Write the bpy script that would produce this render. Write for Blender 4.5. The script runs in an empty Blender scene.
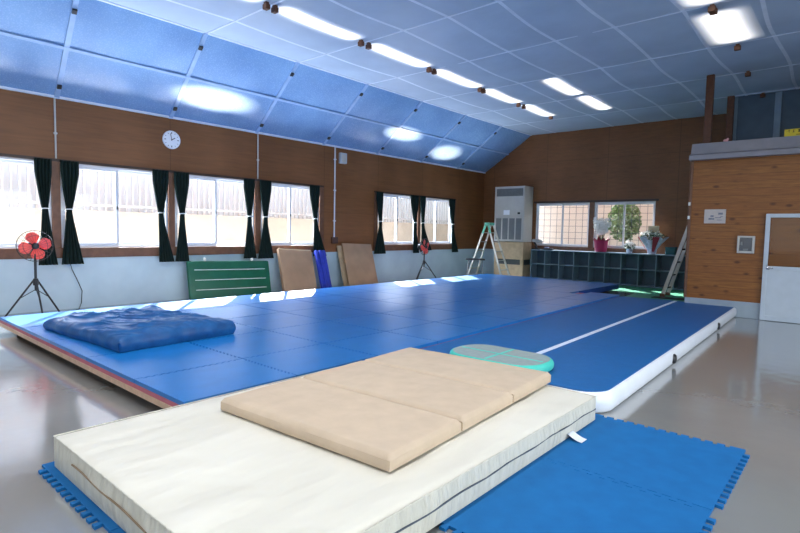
import bpy, bmesh, math, random
from mathutils import Vector, Matrix, noise
random.seed(7)
SC = bpy.context.scene
COL = SC.collection
PI = math.pi

# ------------------------------------------------------------------ materials
def lin(h):
    h = h.lstrip('#'); o = []
    for i in (0, 2, 4):
        c = int(h[i:i+2], 16) / 255
        o.append(c / 12.92 if c <= .04045 else ((c + .055) / 1.055) ** 2.4)
    return tuple(o) + (1,)

class NT:
    def __init__(s, name):
        s.m = bpy.data.materials.new(name); s.m.use_nodes = True
        s.t = s.m.node_tree; s.n = s.t.nodes; s.l = s.t.links
        s.n.clear()
        s.out = s.n.new('ShaderNodeOutputMaterial')
        s.b = s.n.new('ShaderNodeBsdfPrincipled')
        s.l.new(s.b.outputs[0], s.out.inputs[0])
    def node(s, typ, **kw):
        n = s.n.new(typ)
        for k, v in kw.items(): setattr(n, k, v)
        return n
    def link(s, a, b): s.l.new(a, b)
    def coord(s, scale=(1, 1, 1), rot=(0, 0, 0), kind='Object'):
        tc = s.node('ShaderNodeTexCoord'); mp = s.node('ShaderNodeMapping')
        mp.inputs['Scale'].default_value = scale; mp.inputs['Rotation'].default_value = rot
        s.link(tc.outputs[kind], mp.inputs[0]); return mp.outputs[0]
    def noise(s, vec, scale, detail=3, rough=.5):
        n = s.node('ShaderNodeTexNoise'); n.inputs['Scale'].default_value = scale
        n.inputs['Detail'].default_value = detail; n.inputs['Roughness'].default_value = rough
        s.link(vec, n.inputs['Vector']); return n.outputs['Fac']
    def ramp(s, fac, stops):
        r = s.node('ShaderNodeValToRGB'); e = r.color_ramp.elements
        while len(e) < len(stops): e.new(.5)
        for i, (p, c) in enumerate(stops): e[i].position = p; e[i].color = c
        s.link(fac, r.inputs[0]); return r.outputs[0]
    def math(s, op, a, b=None, c=None):
        n = s.node('ShaderNodeMath', operation=op)
        for i, v in enumerate((a, b, c)):
            if v is None: continue
            if isinstance(v, (int, float)): n.inputs[i].default_value = v
            else: s.link(v, n.inputs[i])
        return n.outputs[0]
    def mix(s, fac, a, b, mode='MIX'):
        n = s.node('ShaderNodeMix', data_type='RGBA', blend_type=mode)
        for i, v in ((0, fac), (6, a), (7, b)):
            if isinstance(v, (int, float)): n.inputs[i].default_value = v
            elif isinstance(v, tuple): n.inputs[i].default_value = v
            else: s.link(v, n.inputs[i])
        return n.outputs[2]
    def bump(s, h, strength=.2, dist=.01):
        n = s.node('ShaderNodeBump'); n.inputs['Strength'].default_value = strength
        n.inputs['Distance'].default_value = dist
        s.link(h, n.inputs['Height']); s.link(n.outputs[0], s.b.inputs['Normal'])
    def set(s, col=None, rough=None, metal=None, spec=None):
        b = s.b.inputs
        if col is not None:
            if isinstance(col, tuple): b['Base Color'].default_value = col
            else: s.link(col, b['Base Color'])
        if rough is not None:
            if isinstance(rough, (int, float)): b['Roughness'].default_value = rough
            else: s.link(rough, b['Roughness'])
        if metal is not None: b['Metallic'].default_value = metal
        if spec is not None: b['Specular IOR Level'].default_value = spec
        return s.m

M = {}
def plain(name, hexc, rough=.5, metal=0, spec=.5, var=.12, scale=6, bump=0, bscale=60, bdist=.004):
    t = NT(name); c = lin(hexc)
    v = t.coord()
    f = t.noise(v, scale, 3)
    d = tuple(x * (1 - var) for x in c[:3]) + (1,); l = tuple(min(1, x * (1 + var)) for x in c[:3]) + (1,)
    t.set(t.ramp(f, [(.3, d), (.7, l)]), rough, metal, spec)
    if bump: t.bump(t.noise(v, bscale, 4), bump, bdist)
    M[name] = t.m; return t.m

plain('pale_paint', 'b9c3c9', .45, var=.06)
plain('alu', 'c9ced4', .35, .6, var=.05)
plain('white_frame', 'd5d8dc', .4, var=.04)
plain('brown_trim', '6d4a35', .5, var=.2, scale=9)
plain('dark_trim', '3a2a20', .5, var=.2)
plain('curtain', '12221f', .85, var=.25, scale=14, spec=.2)
plain('white_tie', 'd8dcd8', .7)
plain('tile_blue', '0b70b8', .31, var=.08, scale=5, spec=.85, bump=.1, bscale=160)
plain('floor_tile_blue', '10649f', .75, var=.07, scale=9, spec=.25, bump=.35, bscale=220, bdist=.003)
plain('tile_edge', '123f8a', .7)
plain('foam_red', 'b0606c', .7)
plain('deck_tan', 'c4a488', .6, var=.12, scale=20)
plain('deck_dark', '2a2622', .8)
plain('track_white', 'dfe4ea', .32, var=.03, spec=.5)
plain('track_blue', '0d5f9e', .5, var=.06, scale=14, spec=.4, bump=.25, bscale=260, bdist=.003)
plain('track_line', 'dfe8f2', .5, var=.03)
plain('black_plastic', '14161a', .4, var=.15)
plain('spot_teal', '49c7b4', .45, var=.05)
plain('spot_grey', '94a09c', .6, var=.07, scale=20)
plain('beige_cloth', 'c4b098', .8, var=.05, scale=8, spec=.2, bump=.3, bscale=45)
plain('beige_side', 'b9aa97', .8, var=.06, spec=.2, bump=.25, bscale=60)
plain('seam_tan', '8a765c', .8)
plain('zip_dark', '3d4753', .6)
plain('green_paint', '0b5a41', .45, var=.10, scale=4)
plain('white_line', 'c8d8cf', .5)
plain('plywood_board', 'a6876a', .6, var=.12, scale=3)
plain('roll_blue', '2438a8', .5, var=.15, scale=10)
plain('fan_red', 'f0584f', .35, var=.05)
plain('chrome', 'b8bcc2', .25, .9, var=.03)
plain('clock_white', 'e9eef5', .4, var=.02)
plain('clock_ink', '2a2f3a', .5)
plain('ac_white', 'b9b9b4', .45, var=.04)
plain('ac_grey', '6f7578', .5, var=.08)
plain('ac_dark', '3e4548', .5)
plain('pine_pale', 'b39b7c', .6, var=.14, scale=6)
plain('shelf_blue', '3d5666', .55, var=.1)
plain('shelf_edge', '6f8797', .5, var=.08)
plain('pot_magenta', 'b51f5a', .5, var=.12)
plain('petal_white', 'e3e5e4', .6, var=.06, scale=30)
plain('leaf', '3c5a3b', .6, var=.35, scale=30)
plain('leaf_out', '7f9a6c', .7, var=.4, scale=20)
plain('wrap_silver', 'b6bcd0', .3, var=.2, scale=18)
plain('wrap_red', '8f2338', .6, var=.2)
plain('card_beige', 'c6b99d', .7)
plain('teal_box', '1f5a60', .6)
plain('ladder_alu', 'b3b1a8', .4, .5, var=.06)
plain('ladder_green', '54a587', .5)
plain('rubber', '14181a', .6)
plain('ledge', '7f7f86', .55, var=.06)
plain('sign_yellow', 'c2b01e', .5, var=.08)
plain('sign_ink', '231f10', .6)
plain('door_white', 'b7c3cd', .4, var=.04)
plain('base_grey', '93a1ab', .35, var=.05)
plain('paper', 'b9b2ac', .7, var=.06, scale=20)
plain('paper_ink', '6f7482', .7, var=.25, scale=40)
plain('panel_glass', '39414a', .15, var=.1)
plain('box_brown', '4d332b', .5)
plain('bracket_wood', '5a3620', .55, var=.25, scale=20)
plain('green_floor', '3d8f6e', .55, var=.12, scale=3, spec=.4)
plain('loft_sheet', '4b6171', .5, var=.12, scale=3)
plain('loft_batten', '7d95a8', .5, var=.06)
plain('pink', 'd8a0a4', .6)
plain('garden_wall', 'b5aa95', .8, var=.10, scale=2)
plain('garden_back', 'dedcd4', .8, var=.06, scale=1)
plain('fence_grey', 'c0c0ba', .7, var=.06)
plain('ground', '4a4640', .9, var=.12, scale=3)
plain('tan_wall', 'ebe0cc', .8, var=.06, scale=1)

def wood_panels():
    # brown plywood with faint vertical panel joints and horizontal figure
    t = NT('plywood_wall'); v = t.coord((1.2, .5, 9))
    f = t.noise(v, 3.0, 6, .65)
    v2 = t.coord((.8, .8, .5)); f2 = t.noise(v2, 1.1, 2)
    c = t.ramp(f, [(.25, lin('5f3a1a')), (.5, lin('7e4f28')), (.8, lin('936036'))])
    c = t.mix(.5, c, t.ramp(f2, [(.3, lin('66442a')), (.7, lin('8a5f3f'))]), 'MIX')
    tc = t.node('ShaderNodeTexCoord'); sp = t.node('ShaderNodeSeparateXYZ'); t.link(tc.outputs['Object'], sp.inputs[0])
    s = t.math('ADD', sp.outputs['X'], sp.outputs['Y'])
    m = t.math('FRACT', t.math('DIVIDE', t.math('ADD', s, 20.27), 1.89))
    j = t.math('LESS_THAN', m, .008)
    z = t.math('LESS_THAN', t.math('FRACT', t.math('DIVIDE', sp.outputs['Z'], 1.82)), .006)
    j = t.math('MAXIMUM', j, z)
    c = t.mix(t.math('MULTIPLY', j, .45), c, lin('3a2415'))
    # pale painted dado under the sill
    low = t.math('LESS_THAN', sp.outputs['Z'], .85)
    pf = t.noise(t.coord(), 2.0, 3)
    c = t.mix(low, c, t.ramp(pf, [(.3, lin('a9c0cc')), (.7, lin('b9cfd8'))]))
    r = t.math('ADD', .42, t.math('MULTIPLY', f, .15))
    t.set(c, r, 0, .4); M['plywood_wall'] = t.m
wood_panels()

def planks():
    t = NT('pine_planks')
    tc = t.node('ShaderNodeTexCoord'); sp = t.node('ShaderNodeSeparateXYZ'); t.link(tc.outputs['Object'], sp.inputs[0])
    zz = t.math('DIVIDE', sp.outputs['Z'], .125)
    row = t.math('FLOOR', zz); fr = t.math('FRACT', zz)
    wn = t.node('ShaderNodeTexWhiteNoise', noise_dimensions='1D'); t.link(row, wn.inputs['W'])
    cb = t.node('ShaderNodeCombineXYZ')
    t.link(t.math('ADD', sp.outputs['X'], t.math('MULTIPLY', wn.outputs['Value'], 7)), cb.inputs[0])
    t.link(sp.outputs['Y'], cb.inputs[1]); t.link(sp.outputs['Z'], cb.inputs[2])
    mp = t.node('ShaderNodeMapping'); mp.inputs['Scale'].default_value = (1.5, 1, 16); t.link(cb.outputs[0], mp.inputs[0])
    g = t.noise(mp.outputs[0], 2.2, 5, .6)
    c = t.ramp(g, [(.25, lin('6b4219')), (.5, lin('865526')), (.78, lin('9c6a32'))])
    c = t.mix(t.math('MULTIPLY', wn.outputs['Value'], .45), c, lin('7f4c22'))
    vo = t.node('ShaderNodeTexVoronoi'); mp2 = t.node('ShaderNodeMapping'); mp2.inputs['Scale'].default_value = (3.4, 1, 6.5)
    t.link(cb.outputs[0], mp2.inputs[0]); t.link(mp2.outputs[0], vo.inputs['Vector']); vo.inputs['Scale'].default_value = 1.0
    k = t.ramp(vo.outputs['Distance'], [(.09, (1, 1, 1, 1)), (.22, (0, 0, 0, 1))])
    c = t.mix(t.math('MULTIPLY', k, .85), c, lin('4a2410'))
    j = t.math('LESS_THAN', fr, .05)
    c = t.mix(t.math('MULTIPLY', j, .55), c, lin('3c1f0c'))
    t.set(c, .45, 0, .4); M['pine_planks'] = t.m
planks()

def floor_mat():
    t = NT('glossy_floor'); v = t.coord()
    f = t.noise(v, .8, 4); f2 = t.noise(v, 30, 3)
    c = t.ramp(f, [(.3, lin('878783')), (.7, lin('93938f'))])
    r = t.math('ADD', .08, t.math('MULTIPLY', f2, .08))
    t.set(c, r, 0, .9)
    t.bump(t.noise(t.coord((1, 1, 1)), 6, 2), .13, .02)
    t.b.inputs['Coat Weight'].default_value = .65; t.b.inputs['Coat IOR'].default_value = 2.2; t.b.inputs['Coat Roughness'].default_value = .14
    M['glossy_floor'] = t.m
floor_mat()

def ceil_mat():
    t = NT('ceiling_sheet'); v = t.coord((1, 1, 1))
    f = t.noise(v, 1.6, 3); f2 = t.noise(v, 60, 2)
    c = t.ramp(f, [(.3, lin('a4b8cf')), (.7, lin('b0c4da'))])
    t.set(c, t.math('ADD', .42, t.math('MULTIPLY', f2, .08)), 0, .5)
    t.bump(t.noise(v, 2.2, 3), .25, .05)
    M['ceiling_sheet'] = t.m
    t = NT('slope_sheet'); v = t.coord()
    f = t.noise(v, 1.2, 3); f2 = t.noise(v, 50, 2)
    t.set(t.ramp(f, [(.3, lin('7299ca')), (.7, lin('82aad8'))]), t.math('ADD', .24, t.math('MULTIPLY', f2, .06)), 0, .6)
    t.bump(t.noise(v, 1.5, 3), .12, .05)
    M['slope_sheet'] = t.m
ceil_mat()
plain('strap', 'd8e4f4', .45, var=.06)
plain('slope_batten', '93b4dc', .45, var=.1)

def crash_mat():
    t = NT('crash_cover'); v = t.coord((1, .28, 1), (0, 0, .95))
    f = t.noise(v, 3.2, 3, .5)
    t.set(t.ramp(f, [(.3, lin('d2cdbd')), (.7, lin('dfdacb'))]), .55, 0, .35)
    t.bump(f, .6, .09); M['crash_cover'] = t.m
    t = NT('crash_side'); v = t.coord((9, 9, 1.2)); f = t.noise(v, 3, 4)
    t.set(t.ramp(f, [(.3, lin('c8c4b4')), (.7, lin('d6d2c2'))]), .5, 0, .35)
    t.bump(f, .8, .04); M['crash_side'] = t.m
    t = NT('bed_cover'); v = t.coord((1, 1, 1)); f = t.noise(v, 9, 4)
    t.set(t.ramp(f, [(.3, lin('10467c')), (.7, lin('185a92'))]), .42, 0, .45)
    t.bump(f, .25, .02); M['bed_cover'] = t.m
crash_mat()

def emis(name, hexc, strength):
    t = NT(name); t.b.inputs['Base Color'].default_value = lin(hexc)
    v = t.coord(); f = t.noise(v, 3, 1)
    t.link(t.ramp(f, [(0, lin(hexc)), (1, lin(hexc))]), t.b.inputs['Emission Color'])
    t.b.inputs['Emission Strength'].default_value = strength
    M[name] = t.m
def backlit(name, sigma, strength):
    # ceiling sheet lit through by a tube above it: emission peaks on the tube line and fades sideways
    t = NT(name); tc = t.node('ShaderNodeTexCoord'); sp = t.node('ShaderNodeSeparateXYZ'); t.link(tc.outputs['Object'], sp.inputs[0])
    q = t.math('DIVIDE', sp.outputs['X'], sigma); g = t.math('POWER', 2.718, t.math('MULTIPLY', t.math('MULTIPLY', q, q), -1))
    ay = t.math('ABSOLUTE', sp.outputs['Y'])
    mr = t.node('ShaderNodeMapRange', interpolation_type='SMOOTHSTEP'); t.link(ay, mr.inputs[0])
    for i, v in ((1, .56), (2, .84), (3, 1.0), (4, 0.0)): mr.inputs[i].default_value = v
    e = t.math('MULTIPLY', t.math('MULTIPLY', g, mr.outputs[0]), strength)
    v = t.coord(); f = t.noise(v, 1.6, 3)
    t.set(t.ramp(f, [(.3, lin('a4b8cf')), (.7, lin('b0c4da'))]), .5, 0, .4)
    t.b.inputs['Emission Color'].default_value = (1, .97, .93, 1); t.link(e, t.b.inputs['Emission Strength'])
    M[name] = t.m
backlit('glow_sheet', .125, 2.9); backlit('glow_sheet_wide', .21, 2.4)

def glass(name, tint='f4f8ff', gloss=.06):
    m = bpy.data.materials.new(name); m.use_nodes = True; nt = m.node_tree; nt.nodes.clear()
    o = nt.nodes.new('ShaderNodeOutputMaterial'); mx = nt.nodes.new('ShaderNodeMixShader')
    tr = nt.nodes.new('ShaderNodeBsdfTransparent'); tr.inputs[0].default_value = lin(tint)
    gl = nt.nodes.new('ShaderNodeBsdfGlossy'); gl.inputs['Roughness'].default_value = .05
    mx.inputs[0].default_value = gloss
    nt.links.new(tr.outputs[0], mx.inputs[1]); nt.links.new(gl.outputs[0], mx.inputs[2]); nt.links.new(mx.outputs[0], o.inputs[0])
    M[name] = m
glass('glass', 'f8faff', .018); glass('door_glass', 'f6f6f4', .01)

# ------------------------------------------------------------------ mesh helper
class MB:
    def __init__(s): s.bm = bmesh.new()
    def _add(s, bm2, mtx=None):
        me = bpy.data.meshes.new('tmp'); bm2.to_mesh(me); bm2.free()
        if mtx is not None: me.transform(mtx)
        s.bm.from_mesh(me); bpy.data.meshes.remove(me); return s
    def box(s, lo, hi, bev=0, seg=2, mtx=None):
        b = bmesh.new(); bmesh.ops.create_cube(b, size=1)
        lo = Vector(lo); hi = Vector(hi); c = (lo + hi) / 2; d = hi - lo
        for v in b.verts: v.co = Vector((v.co.x * d.x, v.co.y * d.y, v.co.z * d.z)) + c
        if bev: bmesh.ops.bevel(b, geom=b.edges[:], offset=bev, segments=seg, affect='EDGES', profile=.5)
        return s._add(b, mtx)
    def bar(s, p, q, w, h, up=(0, 0, 1), bev=0):
        p = Vector(p); q = Vector(q); d = q - p; L = d.length; x = d.normalized()
        u = Vector(up); y = u.cross(x)
        if y.length < 1e-4: y = Vector((0, 1, 0)).cross(x)
        y.normalize(); z = x.cross(y)
        m = Matrix((x, y, z)).transposed().to_4x4(); m.translation = p
        return s.box((0, -w / 2, -h / 2), (L, w / 2, h / 2), bev, 2, m)
    def tube(s, pts, r, n=10, cap=True):
        pts = [Vector(p) for p in pts]; rs = r if isinstance(r, (list, tuple)) else [r] * len(pts)
        rings = []; bm = s.bm; prev = None
        for i, p in enumerate(pts):
            d = (pts[min(i + 1, len(pts) - 1)] - pts[max(i - 1, 0)]).normalized()
            if prev is None:
                a = Vector((0, 0, 1)) if abs(d.z) < .9 else Vector((1, 0, 0)); x = d.cross(a).normalized()
            else:
                x = (prev - d * prev.dot(d)).normalized()
            prev = x; y = d.cross(x)
            rings.append([bm.verts.new(p + (x * math.cos(2 * PI * k / n) + y * math.sin(2 * PI * k / n)) * rs[i]) for k in range(n)])
        for a, b in zip(rings, rings[1:]):
            for k in range(n): bm.faces.new((a[k], a[(k + 1) % n], b[(k + 1) % n], b[k]))
        if cap: bm.faces.new(rings[0][::-1]); bm.faces.new(rings[-1])
        return s
    def ring(s, c, r, t, axis, n=28, m=6):
        ax = Vector(axis).normalized(); a = Vector((0, 0, 1)) if abs(ax.z) < .9 else Vector((1, 0, 0))
        x = ax.cross(a).normalized(); y = ax.cross(x); c = Vector(c); R = []
        for i in range(n):
            th = 2 * PI * i / n; d = x * math.cos(th) + y * math.sin(th)
            R.append([s.bm.verts.new(c + d * (r + t * math.cos(2 * PI * k / m)) + ax * t * math.sin(2 * PI * k / m)) for k in range(m)])
        for i in range(n):
            A, B = R[i], R[(i + 1) % n]
            for k in range(m): s.bm.faces.new((A[k], A[(k + 1) % m], B[(k + 1) % m], B[k]))
        return s
    def lathe(s, prof, n=24, mtx=None):
        b = bmesh.new(); R = []
        for r, z in prof: R.append([b.verts.new((max(r, 1e-4) * math.cos(2 * PI * k / n), max(r, 1e-4) * math.sin(2 * PI * k / n), z)) for k in range(n)])
        for A, B in zip(R, R[1:]):
            for k in range(n): b.faces.new((A[k], A[(k + 1) % n], B[(k + 1) % n], B[k]))
        b.faces.new(R[0][::-1]); b.faces.new(R[-1])
        return s._add(b, mtx)
    def prism(s, poly, z0, z1, mtx=None, bev=0):
        b = bmesh.new(); A = [b.verts.new((x, y, z0)) for x, y in poly]; B = [b.verts.new((x, y, z1)) for x, y in poly]
        n = len(poly)
        b.faces.new(A[::-1]); top = b.faces.new(B)
        for k in range(n): b.faces.new((A[k], A[(k + 1) % n], B[(k + 1) % n], B[k]))
        if bev: bmesh.ops.bevel(b, geom=[e for e in top.edges], offset=bev, segments=3, affect='EDGES', profile=.5)
        return s._add(b, mtx)
    def grid(s, nu, nv, f, closed=False):
        V = [[s.bm.verts.new(f(i / nu, j / nv)) for j in range(nv + 1)] for i in range(nu + (0 if closed else 1))]
        N = len(V)
        for i in range(nu):
            for j in range(nv):
                s.bm.faces.new((V[i][j], V[(i + 1) % N][j], V[(i + 1) % N][j + 1], V[i][j + 1]))
        return s
    def ball(s, c, r, sub=2, sc=(1, 1, 1)):
        b = bmesh.new(); bmesh.ops.create_icosphere(b, subdivisions=sub, radius=1)
        for v in b.verts: v.co = Vector((v.co.x * sc[0] * r, v.co.y * sc[1] * r, v.co.z * sc[2] * r)) + Vector(c)
        return s._add(b)
    def build(s, name, mat, parent=None, world=True, smooth=35, flip=True):
        if flip: bmesh.ops.recalc_face_normals(s.bm, faces=s.bm.faces[:])
        me = bpy.data.meshes.new(name); s.bm.to_mesh(me); s.bm.free()
        if parent is not None and world: me.transform(Matrix.Translation(-base_of(parent)))
        if smooth:
            for p in me.polygons: p.use_smooth = True
            me.set_sharp_from_angle(angle=math.radians(smooth))
        for mm in (mat if isinstance(mat, (list, tuple)) else [mat]):
            me.materials.append(M[mm] if isinstance(mm, str) else mm)
        o = bpy.data.objects.new(name, me); COL.objects.link(o)
        if parent is not None: o.parent = parent
        return o

def base_of(o):
    v = Vector(o.location)
    while o.parent is not None: o = o.parent; v += Vector(o.location)
    return v
def tag(o, label, cat, group=None):
    o['label'] = label; o['category'] = cat
    if group: o['group'] = group
    return o
def thing(name, label, cat, loc, group=None, rz=0):
    o = bpy.data.objects.new(name, None); COL.objects.link(o); o.location = loc; o.rotation_euler = (0, 0, rz)
    o.empty_display_size = .1
    return tag(o, label, cat, group)
def struct(o): o['kind'] = 'structure'; return o
def copy_thing(o, loc, label, rz=None):
    c = o.copy(); COL.objects.link(c); c.location = loc; c['label'] = label
    if rz is not None: c.rotation_euler = (0, 0, rz)
    for ch in list(o.children):
        d = ch.copy(); COL.objects.link(d); d.parent = c
        for g in list(ch.children):
            e = g.copy(); COL.objects.link(e); e.parent = d
    return c

# ------------------------------------------------------------------ room shell
XL, YB, XR, YF = -9.9, 15.7, 3.6, -3.0
ZC, ZE = 4.53, 3.43            # flat ceiling, eave of the sloping part
XF = -8.2                      # fold between slope and flat ceiling
T = .15
struct(MB().box((XL - T, YF - T, -.1), (XR + T, YB + T, 0)).build('floor', 'glossy_floor'))

WINS = [(1.05, 2.80), (2.92, 4.70), (4.82, 6.58), (6.73, 8.38), (10.40, 12.11), (12.23, 13.90)]
Z0, Z1 = 1.02, 2.41
w = MB()
w.box((XL - T, YF - T, 0), (XL, YB + T, Z0)); w.box((XL - T, YF - T, Z1), (XL, YB + T, ZE + .02))
ys = [YF - T] + [v for p in WINS for v in p] + [YB + T]
for a, b in zip(ys[0::2], ys[1::2]): w.box((XL - T, a, Z0), (XL, b, Z1))
struct(w.build('wall_left', 'plywood_wall', smooth=0))

BW = [(-7.93, -6.20), (-6.06, -4.37)]; BZ0, BZ1 = 1.02, 2.36
w = MB()
w.box((XL, YB, 0), (XR + T, YB + T, BZ0)); w.box((XL, YB, BZ1), (XR + T, YB + T, ZC + .1))
xs = [XL] + [v for p in BW for v in p] + [XR + T]
for a, b in zip(xs[0::2], xs[1::2]): w.box((a, YB, BZ0), (b, YB + T, BZ1))
struct(w.build('wall_back', 'plywood_wall', smooth=0))

# right wall (outside the frame) with a wide door opening that lets daylight in
w = MB()
w.box((XR, YF - T, 2.6), (XR + T, YB + T, ZC + .1)); w.box((XR, YF - T, 0), (XR + T, -1.5, 2.6)); w.box((XR, 8.4, 0), (XR + T, YB + T, 2.6))
w.box((XR, 3.2, 0), (XR + T, 3.5, 2.6))
struct(w.build('wall_right', 'plywood_wall', smooth=0))
w = MB(); w.box((XL, YF - T, 0), (XR, YF, .9)); w.box((XL, YF - T, 2.6), (XR, YF, ZC + .1))
for a, b in ((XL, -8.6), (-4.9, -4.5), (-.9, -.5), (3.0, XR)): w.box((a, YF - T, .9), (b, YF, 2.6))  # unseen openings added for fill daylight from behind the camera
struct(w.build('wall_front', 'plywood_wall', smooth=0))

# ceiling: sagging vinyl sheets between straps and cross beams
BEAMS = [2.70 + 1.86 * k for k in range(-4, 8)]
STRAPX = [-8.2, -7.4, -6.47 + .0, -5.62, -4.78, -3.93, -3.02, -2.1, -1.2, -.3, .6, 1.5, 2.4, 3.6]
def frac_in(v, arr):
    for a, b in zip(arr, arr[1:]):
        if a <= v <= b: return (v - a) / (b - a)
    return 0
def cz(x, y):
    fx = frac_in(x, STRAPX); fy = frac_in(y, BEAMS)
    s = math.sin(PI * fx) ; t = math.sin(PI * fy)
    return ZC - (.018 * s * (.35 + .65 * t) + .020 * t) * min(1, (x - XF) / .8) + .006 * noise.noise((x * 1.3, y * .9, 0)) * min(1, (x - XF) / .8)
def fc(u, v):
    x = XF + (XR + .05 - XF) * u; y = YF - .05 + (YB + .1 - YF) * v
    return Vector((x, y, cz(x, y)))
struct(MB().grid(110, 150, fc).build('ceiling', 'ceiling_sheet', smooth=60))
def fs(u, v):
    y = YF - .05 + (YB + .1 - YF) * v; fy = frac_in(y, BEAMS)
    x = XL + (XF - XL) * u; z = ZE + (ZC - ZE) * u
    d = .012 * math.sin(PI * fy) * math.sin(PI * u) + .035 * math.sin(PI * frac_in(u, [0, .52, 1.001]))* .3
    return Vector((x + d * .55, y, z - d * .83))
sl = MB().grid(24, 150, fs).build('ceiling_slope', 'slope_sheet', smooth=60); struct(sl)
# straps under the flat sheet
s = MB()
for k, x in enumerate(STRAPX[1:-1]):
    if abs(x + 6.47) < .01: continue
    pts = []
    for i in range(161):
        y = YF + (YB - YF) * i / 160
        pts.append((x + .03 * math.sin(y * 1.7 + k), y, cz(x, y) - .006))
    for p, q in zip(pts, pts[1:]):
        a = .028
        vs = [s.bm.verts.new(v) for v in ((p[0] - a, p[1], p[2]), (p[0] + a, p[1], p[2]), (q[0] + a, q[1], q[2]), (q[0] - a, q[1], q[2]))]
        s.bm.faces.new(vs)
struct(s.build('trim_1', 'strap', smooth=0))
s = MB()
for y in BEAMS:
    if y < YF or y > YB: continue
    s.box((XF, y - .016, ZC - .012), (XR, y + .016, ZC + .01))
struct(s.build('trim_2', 'strap', smooth=0))
# battens on the slope, eave bead and fold bead, dark clips
s = MB(); c = MB()
sn = Vector((.567, 0, -.824))
for y in BEAMS:
    if y < YF or y > YB: continue
    p = Vector((XL, y + .20, ZE)); q = Vector((XF, y - .02, ZC))
    s.bar(p + sn * .012, q + sn * .012, .07, .03, up=sn)
    for f in (.14, .86):
        m = p.lerp(q, f) + sn * .035; d = (q - p).normalized() * .035
        c.bar(m - d, m + d, .06, .04, up=sn)
m0 = Vector((XL, 0, ZE)).lerp(Vector((XF, 0, ZC)), .52) + sn * .02
s.bar((m0.x, YF, m0.z), (m0.x, YB, m0.z), .05, .02, up=sn)
struct(s.build('trim_3', 'slope_batten', smooth=0)); struct(c.build('trim_4', 'black_plastic', smooth=0))
s = MB(); s.box((XF - .03, YF, ZC - .012), (XF + .03, YB, ZC + .01)); s.box((XL, YF, ZE - .015), (XL + .04, YB, ZE + .03))
struct(s.build('trim_5', 'strap', smooth=0))

# posts, sill band, head band on the left wall
s = MB()
for y0, y1 in ((2.80, 2.92), (4.70, 4.82), (6.58, 6.73), (8.38, 8.5), (10.28, 10.40), (12.11, 12.23), (13.9, 14.02)):
    s.box((XL, y0, Z0), (XL + .035, y1, Z1), .006)
s.box((XL, YF, .86), (XL + .045, 8.5, Z0), .008); s.box((XL, 10.28, .86), (XL + .045, 14.02, Z0), .008)
struct(s.build('trim_6', 'brown_trim', smooth=0))
s = MB(); s.box((XL, YF, Z1), (XL + .03, 8.5, Z1 + .045)); s.box((XL, 10.28, Z1), (XL + .03, 14.02, Z1 + .045))
s.box((BW[0][0] - .08, YB - .03, BZ1), (BW[1][1] + .08, YB, BZ1 + .06))
struct(s.build('trim_7', 'dark_trim', smooth=0))
s = MB(); s.box((-6.2, YB - .03, BZ0 - .06), (-6.06, YB, BZ1)); s.box((BW[0][0] - .08, YB - .05, BZ0 - .1), (BW[1][1] + .08, YB, BZ0))
struct(s.build('trim_8', 'brown_trim', smooth=0))

# windows: aluminium frame, two sliding sashes, two panes each
def make_window(n, a, b, z0, z1, axis, wires=False):
    # axis 'y': in the left wall; axis 'x': in the back wall
    def B(mb, p0, p1, d0, d1, q0, q1, bev=.004):
        if axis == 'y': mb.box((XL - d1, p0, q0), (XL - d0, p1, q1), bev)
        else: mb.box((p0, YB + d0, q0), (p1, YB + d1, q1), bev)
    e = bpy.data.objects.new('window_%d' % n, None); COL.objects.link(e)
    e.location = (XL - .07, (a + b) / 2, z0) if axis == 'y' else ((a + b) / 2, YB + .07, z0); struct(e)
    f = MB(); fr = .035
    B(f, a, b, .01, .12, z0, z0 + fr); B(f, a, b, .01, .12, z1 - fr, z1); B(f, a, a + fr, .01, .12, z0 + fr, z1 - fr); B(f, b - fr, b, .01, .12, z0 + fr, z1 - fr)
    f.build('window_frame', 'white_frame', e, smooth=0)
    m = (a + b) / 2
    for k, (p, q, d) in enumerate(((a + fr, m + .025, .03), (m - .025, b - fr, .07))):
        s = MB(); w = .045; c0, c1 = z0 + fr, z1 - fr
        B(s, p, p + w, d, d + .03, c0, c1); B(s, q - w, q, d, d + .03, c0, c1); B(s, p + w, q - w, d, d + .03, c0, c0 + w); B(s, p + w, q - w, d, d + .03, c1 - w, c1)
        so = s.build('sash', 'white_frame', e, smooth=0)
        g = MB(); B(g, p + w - .004, q - w + .004, d + .012, d + .016, c0 + w - .004, c1 - w + .004, 0)
        g.build('pane', 'glass', so, smooth=0)
        if wires:
            g = MB(); x = p + w + .18
            while x < q - w: B(g, x - .006, x + .006, d + .02, d + .024, c0 + w, c1 - w, 0); x += .21
            z = c0 + w + .17
            while z < c1 - w: B(g, p + w, q - w, d + .02, d + .024, z - .005, z + .005, 0); z += .19
            g.build('wire_grid', 'ac_grey', so, smooth=0)
    if axis == 'y':
        l = MB(); l.box((XL - .032, m - .012, z0 + .66), (XL - .012, m + .012, z0 + .72), .003); l.build('latch', 'ac_dark', so, smooth=0)
for i, (a, b) in enumerate(WINS): make_window(i + 1, a, b, Z0, Z1, 'y')
for i, (a, b) in enumerate(BW): make_window(7 + i, a, b, BZ0, BZ1, 'x', True)

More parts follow.
